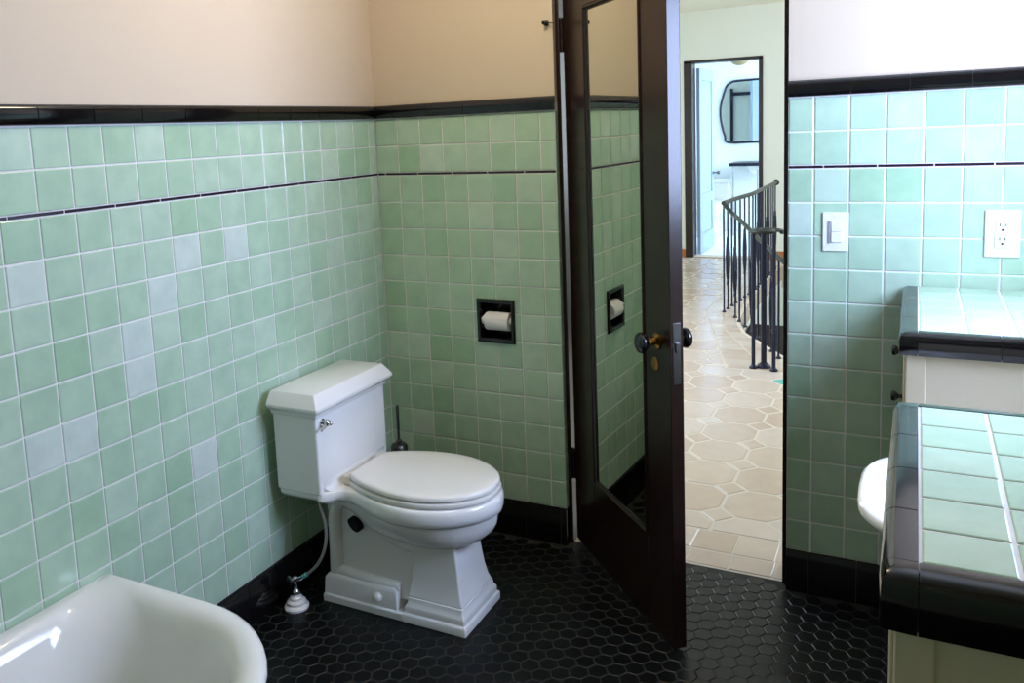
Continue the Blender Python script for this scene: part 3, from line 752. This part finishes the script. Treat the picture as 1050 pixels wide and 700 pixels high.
# ------------------------------------------------------------------ the two tiled cabinets
CZ = 1.109
def counter_cabinet(name, label, y0, y1, yfree, apron, knobs, rnd, zs):
    """y0 = near (camera) side, y1 = far side. top edged in black on the free sides"""
    xl, xr = 1.972, XR - .010
    c = thing(name, label, 'cabinet', ((xl + xr) / 2, (y0 + y1) / 2, 0))
    ox, oy = -(xl + xr) / 2, -(y0 + y1) / 2
    # body with face frame
    def B(n, mt, a, b, c_, d, e, f, bevel=0.0, par=c): return bx(n, mt, a + ox, b + ox, c_ + oy, d + oy, e, f, par, bevel=bevel)
    by0, by1 = y0 + .018, (y1 - .018 if yfree else y1 - .012)
    bl = xl + .018
    m = MB()
    m.box(bl + ox, xr + ox, by0 + oy, by1 + oy, .09, CZ - .022)
    m.box(bl + .04 + ox, xr + ox, by0 + .01 + oy, by1 + oy, .0, .09)
    m.build('body', 'cream', c, bevel=.002)
    # side panel frame (faces the camera)
    m = MB()
    for (a, b, e, f) in [(bl, bl + .045, .09, CZ - .05), (xr - .05, xr, .09, CZ - .05), (bl + .045, xr - .05, .09, .17)]:
        m.box(a + ox, b + ox, by0 - .006 + oy, by0 + .001 + oy, e, f)
    m.build('side_frame', 'cream', c, bevel=.003)
    # drawers on the left face with black knobs
    for i, (e, f) in enumerate(zs):
        d = B('drawer' if len(zs) > 1 and i < 3 else 'cabinet_door', 'cream', bl - .006, bl + .001, by0 + .03, by1 - .03, e, f, bevel=.003)
        for ky in knobs:
            kz = (e + f) / 2 if len(zs) > 1 and i < 3 else (f - .05 if len(zs) > 1 else f - .45)
            m = MB(); m.lathe([(.012, 0), (.012, .002), (.0055, .005), (.0055, .012), (.012, .017), (.0155, .024), (.013, .031), (0, .034)], (bl - .006 + ox, ky + oy, kz), (-1, 0, 0), 20)
            m.build('knob', 'blackplastic', d, smooth=50)
    # tile field: grout slab and green tiles
    m = MB(); rg = random.Random(rnd)
    fx0 = xl + .044; fy0 = y0 + .044; fy1 = y1 - (.030 if yfree else 0)
    m.box(fx0 - .02 + ox, xr + ox, fy0 - .02 + oy, fy1 + .002 + oy, CZ - .030, CZ - .0022, 1)
    mp = lambda u, v, w: (u + ox, v + oy, CZ + w)
    x = fx0
    while x < xr - .01:
        x1 = min(x + .1075, xr)
        y = fy1
        while y > fy0 + .008:
            ya = max(y - .1065, fy0)
            if y - ya > .012: tile_face(m, mp, x + .003, x1 - .003, ya + .003, y - .003, 0, min(.7, max(0, rg.gauss(.45, .15))))
            y = ya
        x = x1
    m.build('tile_field', ['tile', 'grout'], c, smooth=0)
    # black V-cap edging, rounded on the outer corner, with joints
    m = MB(); A = apron; W = .043
    prof = [(W, -.006), (W, 0), (.016, .0005), (.007, -.003), (.002, -.009), (0, -.018), (0, -A + .004), (.002, -A), (.010, -A), (.012, -A + .006), (.012, -.03)]
    def run(p, q, inn):
        """pieces from p to q (xy); inn = inward unit vector"""
        p = Vector(p); q = Vector(q); L = (q - p).length; dd = (q - p) / L; n = max(1, round(L / .168)); 
        for k in range(n):
            a = p + dd * (L * k / n + .0012); b = p + dd * (L * (k + 1) / n - .0012)
            m.loft([[(a.x + inn[0] * w + ox, a.y + inn[1] * w + oy, CZ + z) for w, z in prof], [(b.x + inn[0] * w + ox, b.y + inn[1] * w + oy, CZ + z) for w, z in prof]], True, True, 0)
    run((xl, y1 - (W if yfree else 0)), (xl, y0 + W), (1, 0))
    run((xl + W, y0), (xr, y0), (0, 1))
    if yfree: 
        W2 = W; W = .030; prof[0] = (W, -.006); prof[1] = (W, 0)
        run((xl + W2, y1), (xr, y1), (0, -1)); W = W2; prof[0] = (W, -.006); prof[1] = (W, 0)
    def corner(cx, cy, sx, sy):          # rounded corner piece: quarter sweep
        n = 6; ctr = Vector((cx + sx * W, cy + sy * W)); rings = []
        for k in range(n + 1):
            a = PI / 2 * k / n
            dv = Vector((-sx * math.cos(a) , -sy * math.sin(a)))
            # squircle so that the corner is tight
            sc = 1 / max(abs(dv.x), abs(dv.y)) ; sc = 1 + (sc - 1) * .78
            rings.append([(ctr.x + dv.x * (W - w) * sc + ox, ctr.y + dv.y * (W - w) * sc + oy, CZ + z) for w, z in prof])
        m.loft(rings, True, True, 0)
    corner(xl, y0, 1, 1)
    if yfree: corner(xl, y1, 1, -1)
    m.box(xl + .004 + ox, xr + ox, y0 + .004 + oy, y0 + .02 + oy, CZ - A + .004, CZ - .02, 1)
    m.box(xl + .004 + ox, xl + .02 + ox, y0 + .004 + oy, y1 - .004 + oy, CZ - A + .004, CZ - .02, 1)
    m.box(xl + .006 + ox, xl + W - .002 + ox, y0 + .008 + oy, y1 - .006 + oy, CZ - .012, CZ - .004, 1)
    m.box(xl + .006 + ox, xr + ox, y0 + .008 + oy, y0 + W - .002 + oy, CZ - .012, CZ - .004, 1)
    if yfree: m.box(xl + .006 + ox, xr + ox, y1 - .028 + oy, y1 - .008 + oy, CZ - A + .004, CZ - .004, 1)
    m.build('edge_tiles', ['black_tile', 'dark_grout'], c, smooth=50)
    return c
counter_cabinet('drawer_cabinet', 'cream drawer cabinet against the back wall below the outlet, green tiled top with black edging', -.672, -.014, False, .056, (-.33,), 21, [(.915, 1.040), (.780, .905), (.52, .770), (.12, .51)])
counter_cabinet('drawer_cabinet', 'cream drawer cabinet nearest the camera, green tiled top with black edging on three sides', -1.928, -1.224, True, .074, (-1.60,), 22, [(.12, 1.02)])

# pedestal sink between the cabinets
sk = thing('pedestal_sink', 'white pedestal sink showing its rounded front between the two tiled cabinets', 'sink', (2.2, -.948, 0))
def sup(a, b, cx, z, e=3.2, n=48):
    out = []
    for k in range(n):
        q = 2 * PI * k / n; c_, s_ = math.cos(q), math.sin(q)
        out.append((cx + a * math.copysign(abs(c_) ** (2 / e), c_), b * math.copysign(abs(s_) ** (2 / e), s_), z))
    return out
m = MB()
m.loft([sup(.10, .10, 0, .52, 2), sup(.17, .15, -.01, .60, 2.4), sup(.205, .175, .01, .70, 2.6), sup(.255, .212, .0, .755), sup(.280, .232, 0, .780), sup(.300, .248, 0, .80), sup(.298, .246, 0, .812), sup(.290, .239, 0, .818),
        sup(.268, .218, 0, .816), sup(.235, .195, -.01, .80, 2.6), sup(.20, .165, -.015, .74, 2.3), sup(.13, .10, -.015, .695, 2), sup(.02, .02, -.015, .685, 2)])
m.build('basin', 'porcelain', sk, smooth=60)
m = MB(); m.lathe([(.14, 0), (.14, .03), (.12, .05), (.085, .09), (.075, .30), (.08, .48), (.105, .55)], n=32); m.build('pedestal', 'porcelain', sk, smooth=50)
m = MB(); m.lathe([(.022, .815), (.022, .825), (.012, .83), (.012, .90), (.015, .905), (0, .91)], (.25, 0, 0)); m.tube([(.25, 0, .885), (.19, 0, .89), (.14, 0, .875), (.135, 0, .86)], [.010, .010, .009, .009], 12); m.build('faucet', 'chrome', sk, smooth=60)

# ------------------------------------------------------------------ bathtub
tb = thing('bathtub', 'white built-in bathtub with a rounded corner, against the green tiled left wall', 'bathtub', (.40, -2.4, 0))
def rrect(x0, x1, y0, y1, rad, z, n=12):
    """rad: radii for corners (x1,y1),(x0,y1),(x0,y0),(x1,y0)"""
    cs = [(x1, y1, -1, -1, 0), (x0, y1, 1, -1, 90), (x0, y0, 1, 1, 180), (x1, y0, -1, 1, 270)]
    out = []
    for (cx, cy, sx, sy, a0), r in zip(cs, rad):
        for k in range(n + 1):
            a = math.radians(a0 + 90 * k / n)
            out.append((cx + sx * r + r * math.cos(a) - .40, cy + sy * r + r * math.sin(a) + 2.4, z))
    return out
TX0, TX1, TY0, TY1 = .003, .800, -3.70, -1.476
def tr(o_, z, rb, rw): return rrect(TX0, TX1 - o_, TY0 + o_, TY1 - o_, (rb, .012, .012, rb), z)
def ti(i, z, rb, rw, iw): return rrect(TX0 + iw, TX1 - i, TY0 + i, TY1 - i, (rb, rw, rw, rb), z)
m = MB()
m.loft([tr(.035, 0, .36, 0), tr(.03, .05, .37, 0), tr(.022, .36, .39, 0), tr(.016, .42, .40, 0), tr(.004, .432, .415, 0), tr(0, .443, .42, 0), tr(.004, .456, .416, 0), tr(.014, .462, .407, 0),
        ti(.034, .4635, .39, .05, .022), ti(.052, .459, .375, .10, .034), ti(.070, .444, .355, .14, .048), ti(.086, .415, .335, .17, .062), ti(.105, .36, .315, .20, .080), ti(.135, .24, .285, .20, .11), ti(.18, .14, .23, .18, .15), ti(.24, .10, .18, .14, .21), ti(.36, .095, .02, .02, .36)])
m.build('tub_shell', 'porcelain', tb, smooth=60)
m = MB(); m.lathe([(.022, 0), (.022, .003), (.016, .004), (0, .0045)], (0, -.9, .096)); m.build('drain', 'chrome', tb)

# ------------------------------------------------------------------ iron railing in the hall
def baluster(par, x, y, z0, z1, r=.0075, orn=False, base=True):
    m = MB(); m.tube([(x, y, z0), (x, y, z1)], r, 8)
    if base: m.lathe([(.018, 0), (.018, .008), (.010, .018), (r, .024)], (x, y, z0), n=10)
    if orn:
        h = z1 - z0; c0 = z0 + h * .46
        for s in (-1, 1):
            pts = [(x, y + s * (.004 + .042 * math.sin(PI * t)) , c0 + (t - .5) * .34) for t in [i / 12 for i in range(13)]]
            m.tube(pts, .012, 6)
            m.tube([(x, y + s * (.018 + .02 * math.cos(a)), c0 + .19 + .024 * math.sin(a)) for a in [i * PI / 4 for i in range(9)]], .006, 6)
            m.tube([(x, y + s * (.018 + .02 * math.cos(a)), c0 - .19 + .024 * math.sin(a)) for a in [i * PI / 4 for i in range(9)]], .006, 6)
        m.lathe([(.006, -.03), (.018, -.01), (.018, .01), (.006, .03)], (x, y, c0), n=8)
    m.build('baluster', 'iron', par, smooth=50)
RL = (.62, 5.2, 0)
rl = thing('railing', 'wrought iron guard railing along the far edge of the stairwell', 'railing', RL)
def railx(y): return interp([(4.39, .560), (4.8, .585), (5.3, .645), (6.0, .655), (6.75, .660)], y)
path = [(railx(4.39 + 2.36 * k / 24), 4.39 + 2.36 * k / 24) for k in range(25)]
m = MB(); m.tube([(x - RL[0], y - RL[1], .945) for x, y in path], .019, 10); m.lathe([(.02, 0), (.034, .012), (.030, .03), (0, .036)], (path[-1][0] - RL[0], path[-1][1] - RL[1], .945), (0, 1, 0), 12)
m.build('handrail', 'railtop', rl, smooth=50)
k = 0; y = 4.40
while y < 6.74:
    baluster(rl, railx(y) - RL[0], y - RL[1], 0, .935, orn=(k % 4 == 1)); y += .135; k += 1
# descending rail on the curved edge
SL = (.9, 3.6, 0)
sr = thing('railing', 'wrought iron stair rail sloping down along the curved floor edge', 'railing', SL)
rb = [(.568, 4.36, .945), (.590, 4.34, .925), (.655, 4.28, .872), (.745, 4.08, .846), (.872, 3.78, .805), (1.000, 3.49, .757), (1.120, 3.21, .724), (1.235, 2.95, .690), (1.34, 2.86, .64)]
m = MB(); m.tube([(p[0] - SL[0], p[1] - SL[1], p[2]) for p in cat(rb, 5)], .017, 10); m.build('handrail', 'railtop', sr, smooth=50)
cp = cat(rb, 5); acc = 0; k = 0; prev = cp[6]
for p in cp[7:-4]:
    acc += (Vector((p.x, p.y)) - Vector((prev.x, prev.y))).length; prev = p
    if acc > .135:
        acc = 0; k += 1; baluster(sr, p.x - SL[0], p.y - SL[1], .0, p.z - .01, orn=(k % 3 == 1))
# newel cluster
nw = thing('newel_post', 'cluster of blue-black iron newel posts under a scrolled cap by the stairs', 'newel post', (1.125, 2.79, 0))
m = MB(); m.tube([(.005, .005, 0), (.005, .005, .905)], .0185, 14); m.lathe([(.045, 0), (.045, .008), (.034, .022), (.020, .034)], (.005, .005, 0), n=16); m.build('post', 'iron', nw, smooth=50)
for dx, dy in ((-.055, -.038), (.078, -.062)):
    m = MB(); m.tube([(dx, dy, 0), (dx, dy, .905)], .0125, 10); m.lathe([(.026, 0), (.026, .008), (.018, .018), (.012, .026)], (dx, dy, 0), n=12)
    if dx > 0:
        for z in [i * .022 + .25 for i in range(14)]: m.lathe([(.011, 0), (.0155, .007), (.011, .014)], (dx, dy, z), n=6)
    m.build('baluster', 'iron', nw, smooth=50)
m = MB()
sp = []
for k in range(44):
    a = k / 43 * PI * 3.2; r = .112 - .085 * k / 43
    sp.append((.012 + r * math.cos(a - .3), -.012 + r * .9 * math.sin(a - .3), .918))
m.tube(sp, .013, 10); m.lathe([(.022, 0), (.026, .006), (.020, .014), (0, .018)], (.01, 0, .905), n=14)
m.tube([sp[0], (.19, .02, .916), (.34, .05, .90), (.55, .12, .80)], .014, 10)
m.build('scroll_cap', 'railtop', nw, smooth=50)

# ------------------------------------------------------------------ furnishings of the far bathroom
ft = make_toilet('white toilet in the bright far bathroom seen through the hall doorway', (-.60, 9.845, 0), -PI / 2)
cs = thing('console_sink', 'dark topped console sink in the far bathroom below the framed mirror', 'sink', (.05, 9.6, 0))
m = MB(); m.box(-.38, .55, -.24, .235, .985, 1.030); m.build('counter_top', 'iron', cs, bevel=.006)
m = MB(); m.loft([sup(.10, .06, .05, .84, 2), sup(.2, .16, .05, .90, 2.4), sup(.23, .19, .05, .984, 2.6)]); m.build('basin', 'porcelain', cs, smooth=60)
for dx in (-.33, .0, .49):
    m = MB(); m.tube([(dx, -.2, 0), (dx, -.2, .985)], .012, 10); m.build('leg', 'chrome', cs)
m = MB(); m.tube([(.05, .12, 1.03), (.05, .12, 1.09), (.05, .05, 1.12), (.05, .0, 1.10)], .010, 10); m.build('faucet', 'iron', cs, smooth=60)
mr = thing('wall_mirror', 'dark framed mirror with a bowed left side in the far bathroom', 'mirror', (-.05, 9.845, 1.76))
out = []
for a, b in [(-.30, .42), (-.385, .37), (-.43, .26), (-.475, .10), (-.485, -.04), (-.465, -.20), (-.42, -.36), (-.375, -.45), (.0, -.45), (.42, -.44), (.46, -.40), (.46, .40), (.42, .43), (0, .43)]: out.append((a, b))
m = MB(); m.loft([[(a, -.012, b) for a, b in out], [(a, -.004, b) for a, b in out]]); m.build('mirror_glass', 'mirror', mr)
m = MB(); pts = [(a, -.016, b) for a, b in out] + [(out[0][0], -.016, out[0][1])]; m.tube(cat(pts, 3), .016, 8); m.build('frame', 'iron', mr, smooth=50)
sh = thing('shower_rail', 'dark steel shower rail with arm, seen only in the far bathroom mirror', 'shower', (-.80, GY0 + .05, 0))
m = MB(); m.tube([(0, 0, 1.25), (0, 0, 2.15)], .026, 10); m.build('pipe', 'iron', sh)
m = MB(); m.tube([(0, 0, 2.06), (.32, .02, 2.06)], .030, 10); m.build('shower_arm', 'iron', sh)
lp = thing('ceiling_light', 'cream glass dome ceiling light in the far bathroom', 'ceiling light', (-.12, 9.0, GZ))
m = MB(); m.lathe([(.10, -.001), (.10, -.02), (.085, -.03)], n=24); m.build('base', 'steel', lp)
m = MB(); m.lathe([(.115, -.025), (.11, -.06), (.08, -.09), (.04, -.105), (0, -.11)], n=24); m.build('lamp_shade', 'glassshade', lp, smooth=60)

# ------------------------------------------------------------------ light
def area(name, loc, rot, sx, sy, power, rgb):
    l = bpy.data.lights.new(name, 'AREA'); l.shape = 'RECTANGLE'; l.size = sx; l.size_y = sy; l.energy = power; l.color = rgb
    o = bpy.data.objects.new(name, l); COL.objects.link(o); o.location = loc; o.rotation_euler = rot
    return o
# added warm fill lamp with an invented ceiling mount, above the frame
gl = thing('ceiling_light', 'added unseen lamp mount for the warm fill light on the bathroom ceiling', 'ceiling light', (.86, -.86, ZC))
m = MB(); m.lathe([(.07, -.001), (.07, -.02), (.03, -.04), (.03, -.06)], n=24); m.build('base', 'brass', gl)
pl = bpy.data.lights.new('added_warm_fill', 'POINT'); pl.energy = 17; pl.color = (1.0, .85, .60); pl.shadow_soft_size = .09
po = bpy.data.objects.new('added_warm_fill', pl); COL.objects.link(po); po.location = (.86, -.86, ZC - .17)
# daylight: bathroom window, plus unseen windows added for hall, stair and far room
area('daylight_bathroom_window', (XR + .11, -(WY0 + WY1) / 2, (WZ0 + WZ1) / 2), (0, PI / 2, 0), WZ1 - WZ0 - .1, WY1 - WY0 - .1, 71, (.50, .63, 1.0))
area('added_hall_daylight', (HX0 - .09, 2.2, 1.65), (0, -PI / 2, 0), 1.6, 2.3, 85, (.74, .87, 1.0))
area('added_stair_daylight', (HX1 + .09, 4.5, 1.75), (0, PI / 2, 0), 1.6, 2.5, 95, (.78, .89, 1.0))
area('added_far_daylight', (GX1 + .09, 8.75, 1.6), (0, PI / 2, 0), 1.3, 1.4, 92, (.66, .86, 1.0))
w = bpy.data.worlds.new('world'); SC.world = w; w.use_nodes = True
w.node_tree.nodes['Background'].inputs['Color'].default_value = (.75, .85, 1, 1)
w.node_tree.nodes['Background'].inputs['Strength'].default_value = .6

# ------------------------------------------------------------------ camera
cam = bpy.data.cameras.new('camera'); co = bpy.data.objects.new('camera', cam); COL.objects.link(co)
cam.sensor_fit = 'HORIZONTAL'; cam.sensor_width = 36
FPX = 874.153; cam.lens = FPX * 36 / 1050
cam.shift_x = 45.402 / 1050; cam.shift_y = -103.764 / 1050
yaw, pitch, roll = -.4865, .1290, -.0436
yaw, pitch, roll = -0.48648, 0.12898, -0.04361
f = Vector((math.sin(yaw) * math.cos(pitch), math.cos(yaw) * math.cos(pitch), -math.sin(pitch)))
r = f.cross(Vector((0, 0, 1))).normalized(); u = r.cross(f)
r2 = r * math.cos(roll) + u * math.sin(roll); u2 = -r * math.sin(roll) + u * math.cos(roll)
mw = Matrix(((r2.x, u2.x, -f.x, 2.0015), (r2.y, u2.y, -f.y, -3.0050), (r2.z, u2.z, -f.z, 1.6590), (0, 0, 0, 1)))
co.matrix_world = mw
cam.clip_start = .05
SC.camera = co
SC.view_settings.view_transform = 'Standard'; SC.view_settings.look = 'None'; SC.view_settings.gamma = 1
SC.view_settings.use_curve_mapping = False
SC.view_settings.exposure = 0.0
SC.cycles.max_bounces = 12; SC.cycles.diffuse_bounces = 8; SC.cycles.glossy_bounces = 6
SC.cycles.use_denoising = True
